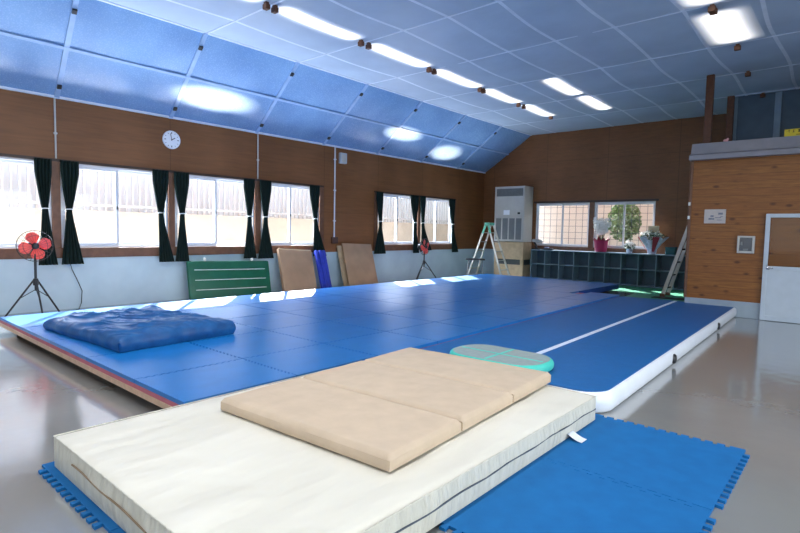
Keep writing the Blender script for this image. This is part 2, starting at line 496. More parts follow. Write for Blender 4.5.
# ------------------------------------------------------------------ inner room (wood wall on the right), loft, door
XI, YI = -2.44, 10.92
w = MB(); w.box((XI, YI, .28), (XR, YI + .1, 2.80)); w.box((XI, YI + .1, .28), (XI + .1, YB, 2.80))
struct(w.build('wall_inner', 'pine_planks', smooth=0))
w = MB(); w.box((XI - .01, YI - .02, 0), (XR, YI + .1, .28), .006); w.box((XI - .01, YI + .1, 0), (XI + .1, YB, .28)); struct(w.build('baseboard_inner', 'base_grey', smooth=0))
w = MB(); w.box((XI - .02, YI - .02, .28), (XI + .02, YI + .0, 2.8), .004); w.box((XI - .05, YI + .06, .28), (XI - .0, YI + .12, 2.9), .006)
struct(w.build('trim_9', 'brown_trim', smooth=0))
# ledge fascia: sloping grey board with a lip
w = MB(); pr = [(YI - .16, 2.78), (YI - .16, 2.86), (YI - .04, 2.90), (YI + .02, 3.09), (YI + .14, 3.09), (YI + .14, 2.78)]
b = bmesh.new()
mt = Matrix(((0, 0, 1, 0), (1, 0, 0, 0), (0, 1, 0, 0), (0, 0, 0, 1)))
w.prism(pr, XI - .03, XR, mt); struct(w.build('trim_10', 'ledge', smooth=0))
w = MB(); w.box((XI - .03, YI + .14, 2.80), (XR, YB, 2.96)); struct(w.build('ceiling_inner', 'pine_pale', smooth=0))
# loft back: translucent sheet with battens
w = MB(); w.box((XI + .05, 13.98, 2.96), (XR, 14.02, ZC + .02)); struct(w.build('wall_loft', 'loft_sheet', smooth=0))
w = MB()
for x in (-2.33, -1.53, -.7, .15, 1.0): w.box((x - .07, 13.94, 2.96), (x + .05, 13.98, ZC - .02), .004)
struct(w.build('trim_11', 'loft_batten', smooth=0))
for n, (x, y) in enumerate(((-2.405, 11.8), (-2.40, 13.86))):
    w = MB(); w.box((x - .065, y - .05, 2.96), (x + .065, y + .05, ZC + .01), .008); struct(w.build('trim_%d' % (12 + n), 'bracket_wood', smooth=0))

# sliding door standing before the wood wall
d = bpy.data.objects.new('door_1', None); COL.objects.link(d); d.location = (-.8, YI - .07, 0); struct(d)
w = MB(); y0, y1 = YI - .075, YI - .035; a, b = -1.265, -.36
w.box((a, y0, 0.005), (a + .065, y1, 1.81), .006); w.box((b - .065, y0, 0.005), (b, y1, 1.81), .006); w.box((a + .065, y0, 1.745), (b - .065, y1, 1.81), .006)
w.box((a + .065, y0, .86), (b - .065, y1, .93), .006); w.box((a + .065, y0, .005), (b - .065, y1, .09), .006)
w.build('door_frame', 'door_white', d, smooth=0)
MB().box((a + .06, y0 + .01, .085), (b - .06, y1 - .01, .865), 0).build('door_panel', 'door_white', d, smooth=0)
MB().box((a + .06, y0 + .016, .925), (b - .06, y0 + .022, 1.75), 0).build('pane', 'door_glass', d, smooth=0)
h = MB(); h.box((a + .05, y0 - .012, .87), (a + .10, y0, .93), .004); h.tube([(a + .075, y0 - .01, .90), (a + .075, y0 - .05, .90), (a + .15, y0 - .05, .90)], .012); h.build('door_handle', 'chrome', d)
MB().box((-.62, y0 - .05, 1.69), (-.36, y0, 1.75), .008).build('door_closer', 'ac_dark', d, smooth=0)

# ------------------------------------------------------------------ outdoors
struct(MB().box((-40, -20, -.3), (30, 45, -.12)).build('outdoor_ground', 'ground', smooth=0))
struct(MB().box((-13.3, -8, -.15), (-13.0, 30, 1.72), .01).build('garden_wall', 'garden_wall', smooth=0))
struct(MB().box((-15.3, -10, -.15), (-15.0, 36, 4.3)).build('neighbour_wall', 'garden_back', smooth=0))
f = thing('fence', 'grey picket railing along the top of the outdoor wall, seen through the left windows', 'fence', (-13.15, 8, 1.72))
p = MB(); y = -6
while y < 29: p.box((-13.165, y - .02, 1.72), (-13.135, y + .02, 2.95)); y += .15
p.build('pickets', 'fence_grey', f, smooth=0)
p = MB()
for z in (1.85, 2.88): p.box((-13.19, -6, z - .03), (-13.11, 29, z + .03), .005)
p.build('rails', 'fence_grey', f, smooth=0)
struct(MB().box((-13, 18.6, -.15), (3, 18.9, 3.4)).build('yard_wall', 'tan_wall', smooth=0))
def blob_leaves(center, rad, n, size, mat, name, parent=None, seed=1):
    rng = random.Random(seed); mb = MB()
    for i in range(n):
        while True:
            v = Vector((rng.uniform(-1, 1), rng.uniform(-1, 1), rng.uniform(-1, 1)))
            if .25 < v.length < 1: break
        c = Vector(center) + Vector((v.x * rad[0], v.y * rad[1], v.z * rad[2]))
        a = Vector((rng.gauss(0, 1), rng.gauss(0, 1), rng.gauss(0, 1))).normalized(); b_ = a.cross(Vector((rng.gauss(0, 1), rng.gauss(0, 1), rng.gauss(0, 1)))).normalized()
        s_ = size * rng.uniform(.6, 1.2)
        vs = [mb.bm.verts.new(c + q) for q in (a * -s_, b_ * s_ * .5, a * s_, b_ * -s_ * .5)]
        mb.bm.faces.new(vs)
    return mb.build(name, mat, parent, smooth=0, flip=False)
t = thing('garden_shrub', 'round green shrub outside the right back window', 'shrub', (-5.68, 17.2, -.12))
blob_leaves((-5.68, 17.2, 1.85), (.50, .42, .66), 1500, .07, 'leaf_out', 'foliage', t, 3)
MB().tube([(-5.68, 17.2, -.12), (-5.66, 17.2, .6), (-5.68, 17.2, 1.7)], [.05, .04, .02]).build('trunk', 'brown_trim', t)

# ------------------------------------------------------------------ sprung floor with jigsaw foam tiles
PX0, PX1, PY0, PY1 = -8.29, -3.445, 1.73, 13.40
TROT = .030
def pxr(y): return PX1 - math.tan(TROT) * max(0, y - 3.965)     # right rim of the deck follows the slightly turned air track
CXS = [-8.29, -7.28, -6.27, -5.26, -4.25, -3.445]
RY = [PY0 + .9725 * k for k in range(13)]
def outline(gap=0.0):
    g = gap
    return [(PX0 + g, PY0 + g), (PX1 - g, PY0 + g), (PX1 - g, 3.965), (pxr(11.0) - g, 11.0 - g), (-4.5 - g, 11.0 - g), (-4.5 - g, PY1 - g), (PX0 + g, PY1 - g)]
sf = thing('sprung_floor', 'large raised sprung floor deck with red foam and tan board layers under blue tiles', 'sprung floor', (-6, 6, 0))
MB().prism(outline(.0), .085, .13).build('deck', 'deck_tan', sf, smooth=0)
MB().prism(outline(.004), .13, .166).build('foam_layer', 'foam_red', sf, smooth=0)
MB().box((-4.5, 11.0, .08), (-4.488, PY1, .197)).build('edge_cover', 'tile_edge', sf, smooth=0)
MB().box((-4.488, 11.0, .08), (pxr(11.0) - .01, 11.012, .197)).build('edge_cover', 'tile_edge', sf, smooth=0)
s = MB()
for y in [PY0 + .22 + .75 * k for k in range(15)]:
    s.box((PX0 + .1, y, 0), (-4.4, y + .1, .085))
s.box((PX0 + .1, PY0 + .16, 0), (PX1 - .1, PY0 + .24, .085)); s.box((PX1 - .6, PY0 + .3, 0), (PX1 - .5, 10.6, .085))
s.build('underframe', 'deck_dark', sf, smooth=0)

def tile_edges(w, h, T4, gap=.004, nt=14, a=.016, wt=None):
    """T4 = (bottom, right, top, left): 0 straight, 1 tabbed. Bottom/top share one curve, left/right another."""
    g = gap / 2
    def curve(L, sgn):   # list of (t, offset)
        r = []
        for i in range(nt):
            u = (L - .12) / nt; b0 = .06
            r += [(b0 + (i + .22) * u, 0), (b0 + (i + .14) * u, sgn), (b0 + (i + .64) * u, sgn), (b0 + (i + .56) * u, 0)]
        return r
    pts = []; wt = wt or w
    pts.append((g, g))
    if T4[0]: pts += [(t, g - a * o) for t, o in curve(w, 1)]
    pts.append((w - g, g))
    if T4[1]: pts += [(w - g + a * o, t) for t, o in curve(h, 1)]
    pts.append((wt - g, h - g))
    if T4[2]: pts += [(t, h - g - a * o) for t, o in curve(wt, 1)][::-1]
    pts.append((g, h - g))
    if T4[3]: pts += [(g + a * o, t) for t, o in curve(h, 1)][::-1]
    return pts
cache = {}
def tile(name, x0, y0, w, h, z0, z1, T4, mat, label, cat, group, nt=14, a=.018, gap=.011, wt=None):
    key = (round(w, 4), round(h, 4), T4, mat, z1 - z0, wt)
    if key in cache:
        o = cache[key].copy(); COL.objects.link(o)
    else:
        mb = MB(); mb.prism(tile_edges(w, h, T4, gap, nt, a, wt), 0, z1 - z0)
        o = mb.build(name, mat, smooth=0); cache[key] = o
        
    o.location = (x0, y0, z0); tag(o, label, cat, group); return o
for r in range(12):
    for c in range(5):
        y0, y1 = RY[r], RY[r + 1]
        if c == 4:
            if y0 > 10.9: continue
            y1 = min(y1, 11.0)
        lastrow = (c < 4 and r == 11) or (c == 4 and y1 >= 10.99)
        T4 = (1 if r > 0 else 0, 0 if (c == 4 or (c == 3 and y0 > 10.4)) else 1, 0 if lastrow else 1, 1 if c > 0 else 0)
        if y0 > 10.0 and c == 3:
            tile('foam_tile', CXS[c], y0, .76, y1 - y0, .166, .2, (1, 0, 0 if r == 11 else 1, 1), 'tile_blue', 'bright blue jigsaw foam tile laid on the raised sprung floor', 'foam tile', 'blue tiles of the sprung floor'); continue
        ex = (pxr(y0) - CXS[4], pxr(y1) - CXS[4]) if c == 4 else (CXS[c + 1] - CXS[c], None)
        tile('foam_tile', CXS[c], y0, ex[0], y1 - y0, .166, .2, T4, 'tile_blue',
             'bright blue jigsaw foam tile laid on the raised sprung floor', 'foam tile', 'blue tiles of the sprung floor', wt=ex[1])

# jigsaw tiles on the bare floor under the crash mat
def ft(x, y, T4, label): tile('jigsaw_tile', x, y, 1.0, 1.035, 0, .016, T4, 'floor_tile_blue', label, 'foam tile', 'blue jigsaw tiles under the white mat', nt=12, a=.036, gap=.005)
ft(-1.5, 3.03, (1, 1, 1, 1), 'blue jigsaw floor tile at the far right corner, beside the white crash mat tag')
ft(-1.5, 1.995, (1, 1, 1, 1), 'blue jigsaw floor tile right of the white crash mat, cut by the bottom photo edge')
ft(-3.5, .905, (1, 1, 1, 1), 'blue jigsaw floor tile peeking out under the left front corner of the white crash mat')
ft(-2.5, .905, (1, 1, 1, 1), 'blue jigsaw floor tile under the middle of the white crash mat front edge')

# ------------------------------------------------------------------ white crash mat
def crash():
    x0, x1, y0, y1, z0, z1 = -3.42, -1.44, .95, 3.92, .017, .2
    o = thing('crash_mat', 'big cream white crash mat with zipped sides lying under the beige folding mat', 'crash mat', ((x0 + x1) / 2, (y0 + y1) / 2, z0))
    cx, cy = (x0 + x1) / 2, (y0 + y1) / 2
    def top(u, v):
        x = x0 + (x1 - x0) * u; y = y0 + (y1 - y0) * v
        e = min(u * 2.0, (1 - u) * 2.0, v * 3, (1 - v) * 3)
        edge = min(1, e / .06)
        n = noise.noise((x * 1.2 + y * .5, (y - x * .6) * 4.5, 1)) * .007 + noise.noise((x * 3, y * 3, 4)) * .003
        if v < .16 or u < .2: n += noise.noise(((x + y) * 3, (y - x) * 9, 2)) * .006
        z = z1 + n * edge - (1 - math.sqrt(max(0, 1 - (1 - edge) ** 2))) * .012
        return Vector((x, y, z))
    MB().grid(70, 100, top).build('top_cover', 'crash_cover', o, smooth=60)
    P = [(x0, y0), (x1, y0), (x1, y1), (x0, y1)]
    s = MB()
    for k in range(4):
        a = Vector(P[k] + (0,)); b = Vector(P[(k + 1) % 4] + (0,)); d = b - a; n = Vector((d.y, -d.x, 0)).normalized(); L = d.length
        def f(u, v, a=a, d=d, n=n, L=L):
            z = z0 + (z1 - .012 - z0) * v
            crease = .007 * noise.noise((u * L * 9, v * .7, k)) * math.sin(PI * v) * (1 if 0 < u < 1 else 0)
            e = min(u, 1 - u) * L
            bul = .010 * math.sin(PI * v) * min(1, e / .05)
            return a + d * u + n * (bul + crease * min(1, e / .05)) + Vector((0, 0, z))
        s.grid(90, 8, f)
    s.build('side_cover', 'crash_side', o, smooth=60)
    MB().box((x0 + .01, y0 + .01, z0 - .001), (x1 - .01, y1 - .01, z0 + .01)).build('underside', 'crash_side', o, smooth=0)
    z = MB(); zz = z0 + .095
    z.tube([(x1 + .011, y0 + .05 + (y1 - y0 - .08) * i / 40, zz + .004 * math.sin(i * .9)) for i in range(41)], .0045, 6)
    z.build('zip', 'zip_dark', o)
    z = MB(); z.tube([(x0 + .33 + 1.6 * i / 40, y0 - .012, zz + .02 + .004 * math.sin(i * .5) - .0006 * i) for i in range(41)], .005, 6)
    z.build('front_zip', 'seam_tan', o)
    z = MB()
    for q in range(4):
        a = Vector(P[q] + (z1 - .006,)); b = Vector(P[(q + 1) % 4] + (z1 - .006,)); z.tube([a, b], .004, 6)
    z.build('piping', 'crash_side', o)
    g = MB();
    g.grid(6, 1, lambda u, v: Vector((x1 + .01 + .10 * u, 3.40 + .09 * v, .055 - .034 * math.sin(u * PI / 2))))
    g.build('handle_tag', 'track_white', o, smooth=60)
crash()

# ------------------------------------------------------------------ beige trifold mat
def soft_box(mb, x0, x1, y0, y1, z0, z1, r=.018, puff=.004, seed=0, nx=30, ny=20):
    def top(u, v):
        x = x0 + (x1 - x0) * u; y = y0 + (y1 - y0) * v
        ex = min(u, 1 - u) * (x1 - x0); ey = min(v, 1 - v) * (y1 - y0); e = min(ex, ey)
        z = z1 + puff * math.sin(PI * u) * math.sin(PI * v) + .002 * noise.noise((x * 4, y * 4, seed))
        if e < r: t_ = 1 - e / r; z -= r * (1 - math.sqrt(1 - min(1, t_ * t_)))
        return Vector((x, y, z))
    us = [0, .006, .012, .02] 
    def warp(t, n_): return t
    mb.grid(nx, ny, lambda u, v: top(sm(u, (x1 - x0), r), sm(v, (y1 - y0), r)))
    P = [(x0, y0), (x1, y0), (x1, y1), (x0, y1)]
    for k in range(4):
        a = Vector(P[k] + (0,)); b_ = Vector(P[(k + 1) % 4] + (0,)); d = b_ - a; n = Vector((d.y, -d.x, 0)).normalized()
        mb.grid(20, 4, lambda u, v: a + d * u + n * (.006 * math.sin(PI * v) * (0 if u in (0, 1) else 1)) + Vector((0, 0, z0 + (z1 - r - z0) * v)))
    v4 = [mb.bm.verts.new(Vector(q + (z0,))) for q in P]; mb.bm.faces.new(v4[::-1])
    bmesh.ops.remove_doubles(mb.bm, verts=mb.bm.verts[:], dist=.0012)
def sm(t, L, r):
    # denser samples near the rims
    k = min(.2, 3 * r / L)
    if t < .2: return k * t / .2
    if t > .8: return 1 - k * (1 - t) / .2
    return k + (1 - 2 * k) * (t - .2) / .6
def trifold():
    o = thing('folding_mat', 'beige three-section folding mat lying on the white crash mat', 'folding mat', (-3.10, 1.80, .213), None, .065)
    W = 1.41; ys = [0, .70, 1.40, 2.10]
    for k in range(3):
        m = MB(); soft_box(m, 0, W, ys[k] + .009, ys[k + 1] - .009, 0, .08, .026, .012, k)
        m.build('mat_section', 'beige_cloth', o, world=False, smooth=50)
    for k in (1, 2):
        m = MB(); m.box((.01, ys[k] - .012, .003), (W - .005, ys[k] + .012, .058), .004); m.build('hinge_strip', 'seam_tan', o, world=False, smooth=0)
trifold()

# ------------------------------------------------------------------ air track
def rrect(x0, x1, y0, y1, r, n=8):
    p = []
    for cx, cy, a0 in ((x1 - r, y0 + r, -90), (x1 - r, y1 - r, 0), (x0 + r, y1 - r, 90), (x0 + r, y0 + r, 180)):
        for i in range(n + 1):
            a = math.radians(a0 + 90 * i / n); p.append((cx + r * math.cos(a), cy + r * math.sin(a)))
    return p
def inflated(mb, x0, x1, y0, y1, z0, z1, R, edge, n=10, nprof=12):
    # rounded plan, semicircular side wall; top flat inset
    h = z1 - z0; rings = []
    for i in range(nprof + 1):
        a = -PI / 2 + PI * i / nprof
        off = edge * (1 - math.cos(a)); z = (z0 + z1) / 2 + h / 2 * math.sin(a)
        rings.append([mb.bm.verts.new((x, y, z)) for x, y in rrect(x0 + off, x1 - off, y0 + off, y1 - off, max(.02, R - off), n)])
    N = len(rings[0])
    for A, B in zip(rings, rings[1:]):
        for k in range(N): mb.bm.faces.new((A[k], A[(k + 1) % N], B[(k + 1) % N], B[k]))
    mb.bm.faces.new(rings[0][::-1]); mb.bm.faces.new(rings[-1])
def airtrack():
    L, W, H = 7.1, 2.03, .17
    o = thing('air_track', 'long blue inflatable air track with white sides and a white centre line', 'air track', (-3.432, 3.965, 0), None, TROT)
    m = MB(); inflated(m, 0, W, 0, L, .002, H, .24, .045); m.build('body', 'track_white', o, world=False, smooth=60)
    MB().prism(rrect(.015, W - .045, .03, L - .04, .21), H - .003, H + .003).build('top_panel', 'track_blue', o, world=False, smooth=0)
    MB().box((W / 2 - .03, .035, H + .003), (W / 2 + .03, L - .04, H + .005)).build('centre_line', 'track_line', o, world=False, smooth=0)
    for y in (2.2, 5.0):
        v = MB(); v.lathe([(.0, 0), (.05, 0), (.055, .012), (.04, .03), (0, .034)], 20, Matrix.Translation((W - .008, y, .08)) @ Matrix.Rotation(PI / 2, 4, 'Y'))
        v.build('valve', 'black_plastic', o, world=False)
airtrack()
def airspot():
    x0, x1, y0, y1, z0, z1 = -3.0, -2.02, 4.03, 4.66, .177, .265
    o = thing('air_spot', 'small rounded inflatable pad, grey top with teal cross lines, beside the beige mat', 'air pad', ((x0 + x1) / 2, 4.28, z0))
    m = MB(); inflated(m, x0, x1, y0, y1, z0, z1, .27, .03); m.build('body', 'spot_teal', o, smooth=60)
    MB().prism(rrect(x0 + .035, x1 - .035, y0 + .035, y1 - .035, .235), z1 - .002, z1 + .002).build('top_panel', 'spot_grey', o, smooth=0)
    m = MB(); m.box((x0 + .06, 4.33, z1 + .002), (x1 - .06, 4.36, z1 + .0035)); m.box((-2.53, y0 + .055, z1 + .002), (-2.50, y1 - .055, z1 + .0035)); m.build('cross_lines', 'spot_teal', o, smooth=0)
airspot()

# ------------------------------------------------------------------ blue covered mattress, wrinkled
def bedding():
    x0, x1, y0, y1, z0 = -6.96, -5.22, 1.88, 3.14, .201
    o = thing('covered_mattress', 'wrinkled dark blue covered mattress on the near corner of the sprung floor', 'mattress', (x0, y0, z0), None, .075)
    def f(u, v):
        # u: around/along x, v: along y ; param runs over the side skirts as well
        U = (u - .07) / .86; V = (v - .07) / .86
        uu = min(1, max(0, U)); vv = min(1, max(0, V))
        x = x0 + (x1 - x0) * uu; y = y0 + (y1 - y0) * vv
        down = max(-U, U - 1, -V, V - 1, 0) / .082
        h = .125 + .045 * uu + .01 * math.sin(vv * 3)
        q = x * .75 + y * .62; w_ = -x * .62 + y * .75
        wq = w_ + .12 * noise.noise((q * 2, w_ * 2, 21))
        def ridge(a_, b_, c_, p_): return (1 - min(1, abs(noise.noise((q * a_, wq * b_, c_))) * 1.6)) ** p_
        fold = ridge(.8, 3.2, 3, 4) * .040 + ridge(1.6, 6.5, 13, 5) * .022 + ridge(2.6, 2.2, 31, 7) * .018 + noise.noise((q * 1.2, w_ * 2, 8)) * .02
        fold *= .45 + .55 * (1 - uu * .55)
        e = min(uu, 1 - uu, vv, 1 - vv)
        rim = min(1, e / .05)
        z = h + (fold - .02) * (.35 + .65 * rim) - .03 * (1 - rim) ** 2
        side = .016 * noise.noise((x * 5, y * 5, 5)) 
        if down > 0:
            z = max(0, z * (1 - down))
            s_ = .02 * math.sin(PI * min(1, down)) + side
            if U < 0: x -= s_
            if U > 1: x += s_
            if V < 0: y -= s_
            if V > 1: y += s_
        return Vector((x, y, z0 + z))
    MB().grid(150, 110, f).build('cover', 'bed_cover', o, smooth=180)
    MB().box((x0 + .06, y0 + .06, z0), (x1 - .06, y1 - .06, z0 + .06), .02).build('mattress_core', 'bed_cover', o)
bedding()

# ------------------------------------------------------------------ curtains
def curtain(a0, a1, b0, b1, ty, zb, label, zt=2.43, pleats=5):
    o = thing('curtain', label, 'curtain', (XL + .1, (a0 + a1) / 2, zb), 'dark curtains along the left windows')
    zt_ = 1.64; tw = .042
    def ext(z):
        def ss(t): t = max(0, min(1, t)); return t * t * (3 - 2 * t)
        if z >= zt_:
            t = ((z - zt_) / (zt - zt_)); k = ss(t) * .75 + t * .25
            k = min(1, t / .75) ** .85 if t < .75 else 1
            return (ty - tw) * (1 - k) + a0 * k, (ty + tw) * (1 - k) + a1 * k
        t = (zt_ - z) / (zt_ - zb); k = t ** 1.15
        return (ty - tw) * (1 - k) + b0 * k, (ty + tw) * (1 - k) + b1 * k
    def f(u, v):
        z = zb + (zt - zb) * v; p, q = ext(z)
        y = p + (q - p) * u; amp = .022 if abs(z - zt_) > .1 else .030
        return Vector((XL + .10 + amp * math.sin(2 * PI * pleats * u + .6 * math.sin(z * 2)), y, z))
    m = MB(); m.grid(50, 40, f)
    ob = m.build('cloth', 'curtain', o, smooth=180)
    sol = ob.modifiers.new('t', 'SOLIDIFY'); sol.thickness = .004
    m = MB(); m.tube([(XL + .10 + .05 * math.cos(t), ty + .07 * math.sin(t), zt_ + .012 * math.cos(t)) for t in [2 * PI * i / 20 for i in range(21)]], .009, 6, cap=False)
    m.build('tieback', 'white_tie', o)
CUR = [(2.55, 2.79, 2.57, 2.84, 2.68, .75, 'dark curtain directly behind the red fan, left of the first post'),
 (2.91, 3.18, 2.89, 3.22, 3.02, .75, 'dark curtain just right of the first post, with the hanging cord below it'),
 (4.38, 4.68, 4.48, 4.77, 4.52, .74, 'dark curtain left of the post under the wall clock'),
 (4.78, 5.08, 4.78, 5.06, 4.93, .74, 'dark curtain right of the post under the wall clock'),
 (6.27, 6.54, 6.25, 6.57, 6.40, .76, 'dark curtain left of the post, above the right end of the green panel'),
 (6.66, 6.96, 6.60, 7.01, 6.80, .75, 'dark curtain right of the post, between green panel and first leaning board'),
 (8.02, 8.33, 8.12, 8.54, 8.19, .77, 'dark curtain above the dark blue roll, at the right end of the near windows'),
 (10.28, 10.54, 10.18, 10.66, 10.44, .78, 'dark curtain right of the second leaning board, at the left end of the far windows'),
 (11.70, 12.07, 11.82, 12.11, 11.89, .77, 'dark curtain left of the far fan head'),
 (12.13, 12.38, 12.17, 12.70, 12.26, .84, 'dark curtain right of the far fan, flared at its hem'),
 (13.56, 13.88, 13.75, 14.1, 13.76, .76, 'dark curtain nearest the stepladder, last one on the left wall')]
for a in CUR: curtain(*a)

# ------------------------------------------------------------------ wall fittings on the left wall
def wallclock():
    c = Vector((XL + .005, 4.77, 3.02)); o = thing('wall_clock', 'round white wall clock above the left windows', 'clock', c)
    R = Matrix.Translation(c) @ Matrix.Rotation(PI / 2, 4, 'Y')
    MB().lathe([(0, 0), (.165, 0), (.17, .015), (.165, .035), (.15, .038), (.148, .026), (0, .026)], 40, R).build('case', 'clock_white', o)
    for k in range(12):
        a = 2 * PI * k / 12; d = Vector((0, math.sin(a), math.cos(a))); r0 = .108 if k % 3 == 0 else .12
        MB().bar(c + d * r0 + Vector((.028, 0, 0)), c + d * .138 + Vector((.028, 0, 0)), .014 if k % 3 == 0 else .008, .003, up=(1, 0, 0)).build('hour_mark', 'clock_ink', o, smooth=0)
    for nm, ang, L, wd in (('hour_hand', 59, .075, .014), ('minute_hand', -12, .115, .01)):
        a = math.radians(ang); d = Vector((0, math.sin(a), math.cos(a)))
        MB().bar(c + Vector((.032, 0, 0)) - d * .015, c + Vector((.032, 0, 0)) + d * L, wd, .003, up=(1, 0, 0)).build(nm, 'clock_ink', o, smooth=0)
wallclock()
def pipe(y, z0, z1, r, mat, label, box=None):
    o = thing('conduit', label, 'conduit', (XL + .02, y, z0))
    MB().tube([(XL + r + .002, y, z0), (XL + r + .002, y, z1)], r, 8).build('pipe', mat, o)
    m = MB()
    z = z0 + .4
    while z < z1: MB().box((XL, y - r * 1.8, z - .015), (XL + 2 * r + .006, y + r * 1.8, z + .015), .003).build('clip', mat, o, smooth=0); z += .75
    if box: MB().box((XL, y - .09, z0 - .16), (XL + .07, y + .09, z0), .008).build('outlet_box', 'box_brown', o, smooth=0)
pipe(8.86, 1.22, ZE, .018, 'white_frame', 'thin white conduit running down the wall to a brown outlet box', True)
pipe(2.87, 2.46, ZE - .02, .014, 'fence_grey', 'grey conduit on the wall above the post behind the red fan')
pipe(6.66, 2.46, ZE - .02, .014, 'fence_grey', 'grey conduit on the wall above the post near the green panel')
o = thing('wall_box', 'small white box mounted on the wall beside the white conduit', 'wall box', (XL, 9.08, 3.06))
MB().box((XL, 8.99, 3.04), (XL + .09, 9.20, 3.30), .012).build('case', 'pale_paint', o)
MB().box((XL + .09, 9.02, 3.08), (XL + .095, 9.17, 3.26)).build('grille', 'fence_grey', o, smooth=0)

# ------------------------------------------------------------------ fans on tripods
def fan(loc, face, label, group='red tripod fans'):
    # built facing local +x, rotated about z
    o = thing('pedestal_fan', label, 'fan', loc, group, face)
    H = loc_h
    m = MB(); hub = Vector((0, 0, H))
    m.tube([(0, 0, .42), (0, 0, H - .12)], .018, 10); m.build('pole', 'black_plastic', o, world=False)
    m = MB(); m.lathe([(0, .50), (.035, .5), (.04, .56), (.03, .60), (0, .6)], 14); m.build('collar', 'black_plastic', o, world=False)
    for k in range(3):
        a = 2 * PI * k / 3 + leg0; e = Vector((.42 * math.cos(a), .42 * math.sin(a), .012))
        l = MB(); l.tube([(.03 * math.cos(a), .03 * math.sin(a), .57), e], .013, 8); l.ball(e, .018, 1)
        l.build('leg', 'black_plastic', o, world=False)
        MB().tube([(.0, 0, .44), (e.x * .45, e.y * .45, .57 + (.012 - .57) * .45)], .006, 6).build('brace', 'black_plastic', o, world=False)
    X = Matrix.Translation((-.20, 0, H)) @ Matrix.Rotation(PI / 2, 4, 'Y')
    m = MB(); m.lathe([(0, 0), (.05, .0), (.075, .03), (.08, .11), (.06, .15), (0, .16)], 20, X); m.box((-.14, -.03, H - .14), (-.08, .03, H - .05), .008); m.build('motor', 'black_plastic', o, world=False)
    g = MB(); Rg = .225
    for r, xx in ((Rg, 0.03), (.15, .078), (Rg, -.01), (.16, -.045)): g.ring((xx, 0, H), r, .0042 if r > .2 else .003, (1, 0, 0), 36, 5)
    for k in range(24):
        a = 2 * PI * k / 24; d = Vector((0, math.cos(a), math.sin(a)))
        g.tube([hub + d * .05 + Vector((.09, 0, 0)), hub + d * .14 + Vector((.08, 0, 0)), hub + d * Rg + Vector((.03, 0, 0)), hub + d * Rg + Vector((-.01, 0, 0)), hub + d * .14 + Vector((-.05, 0, 0))], .0015, 4)
    g.build('guard', 'black_plastic', o, world=False)
    h = MB(); h.lathe([(0, 0), (.045, 0), (.048, .02), (.03, .04), (0, .045)], 20, Matrix.Translation((.05, 0, H)) @ Matrix.Rotation(PI / 2, 4, 'Y')); hb = h.build('hub', 'black_plastic', o, world=False)
    for k in range(4):
        a0 = 2 * PI * k / 4 + .25
        def bf(u, v):
            r = .03 + .172 * u; wd = 1.05 + .30 * math.sin(PI * u); wd *= (1 - .55 * (max(0, u - .6) / .4) ** 2)
            a = a0 + (v - .5) * wd
            return Vector((.02 + .045 * (v - .5), r * math.cos(a), H + r * math.sin(a)))
        b = MB(); b.grid(8, 8, bf); ob = b.build('blade', 'fan_red', hb, world=False, smooth=180)
        sol = ob.modifiers.new('t', 'SOLIDIFY'); sol.thickness = .004
    return o
loc_h, leg0 = 1.08, 2.2
fan((-9.15, 2.36, 0), math.atan2(-2.36, 9.15) + .1, 'red-bladed fan on a black tripod in front of the nearest left window')
loc_h, leg0 = .98, .6
fan((-9.12, 11.5, 0), math.atan2(-11.5, 9.12) + 1.0, 'red-bladed tripod fan by the far pair of left windows, turned sideways')
pts = [(XL + .06, 3.03, .76), (XL + .07, 3.05, .66), (XL + .06, 3.12, .5), (XL + .08, 3.19, .3), (XL + .1, 3.17, .1), (XL + .2, 3.1, .01), (XL + .5, 2.7, .008)]
m = MB(); m.tube(pts, .007, 6); tag(m.build('power_cord', 'black_plastic'), 'thin black power cord hanging down the wall below the curtain beside the red fan', 'cord')

# ------------------------------------------------------------------ things leaning on the left wall
def lean(mb, y0, y1, zt, th, xb, xt, skew=0, bev=.01):
    # slab leaning on the wall: foot at xb, top at xt
    h = zt; d = Vector((xt - xb, skew, h)); L = d.length; up = d.normalized()
    yv = Vector((0, 1, 0)); yv = (yv - up * yv.dot(up)).normalized(); n = yv.cross(up)
    m = Matrix((yv, up, n)).transposed().to_4x4(); m.translation = Vector((xb, y0, 0.006))
    mb.box((0, 0, -th / 2), (y1 - y0, L, th / 2), bev, 2, m); return m, L
o = thing('green_panel_mat', 'green standing panel with thin white horizontal lines under the third window', 'panel', (-9.5, 5.75, 0))
m = MB(); mtx, L = lean(m, 4.93, 6.76, .745, .09, -9.54, -9.70, .02, .035); m.build('panel', 'green_paint', o)
m = MB()
for t in (.25, .50, .76): m.box((.12, L * t - .006, .05), (1.70, L * t + .006, .0535), 0, 1, mtx)
m.build('stripes', 'white_line', o, smooth=0)
m = MB()
for u in (.38, 1.44): m.box((u - .02, L - .0, -.03), (u + .02, L + .06, .03), .012, 2, mtx)
m.build('hooks', 'white_tie', o)
o = thing('leaning_board', 'beige board with a worn surface leaning below the fourth window, left of the blue roll', 'board', (-9.5, 7.4, 0))
m = MB(); mtx, L = lean(m, 7.03, 7.94, .95, .09, -9.45, -9.77, .06, .012); m.build('board', 'plywood_board', o)
m = MB(); m.box((.02, L - .03, .052), (.87, L - .005, .056), 0, 1, mtx); m.build('top_edge', 'card_beige', o, smooth=0)
o = thing('blue_mat_roll', 'dark blue folded mat leaning beside the beige board, under the curtain', 'mat', (-9.5, 8.05, 0))
m = MB()
for k in range(3): lean(m, 8.06 + .105 * k, 8.162 + .105 * k, .90, .08 + .02 * (k % 2), -9.40, -9.70, .02, .03)
m.build('folds', 'roll_blue', o)
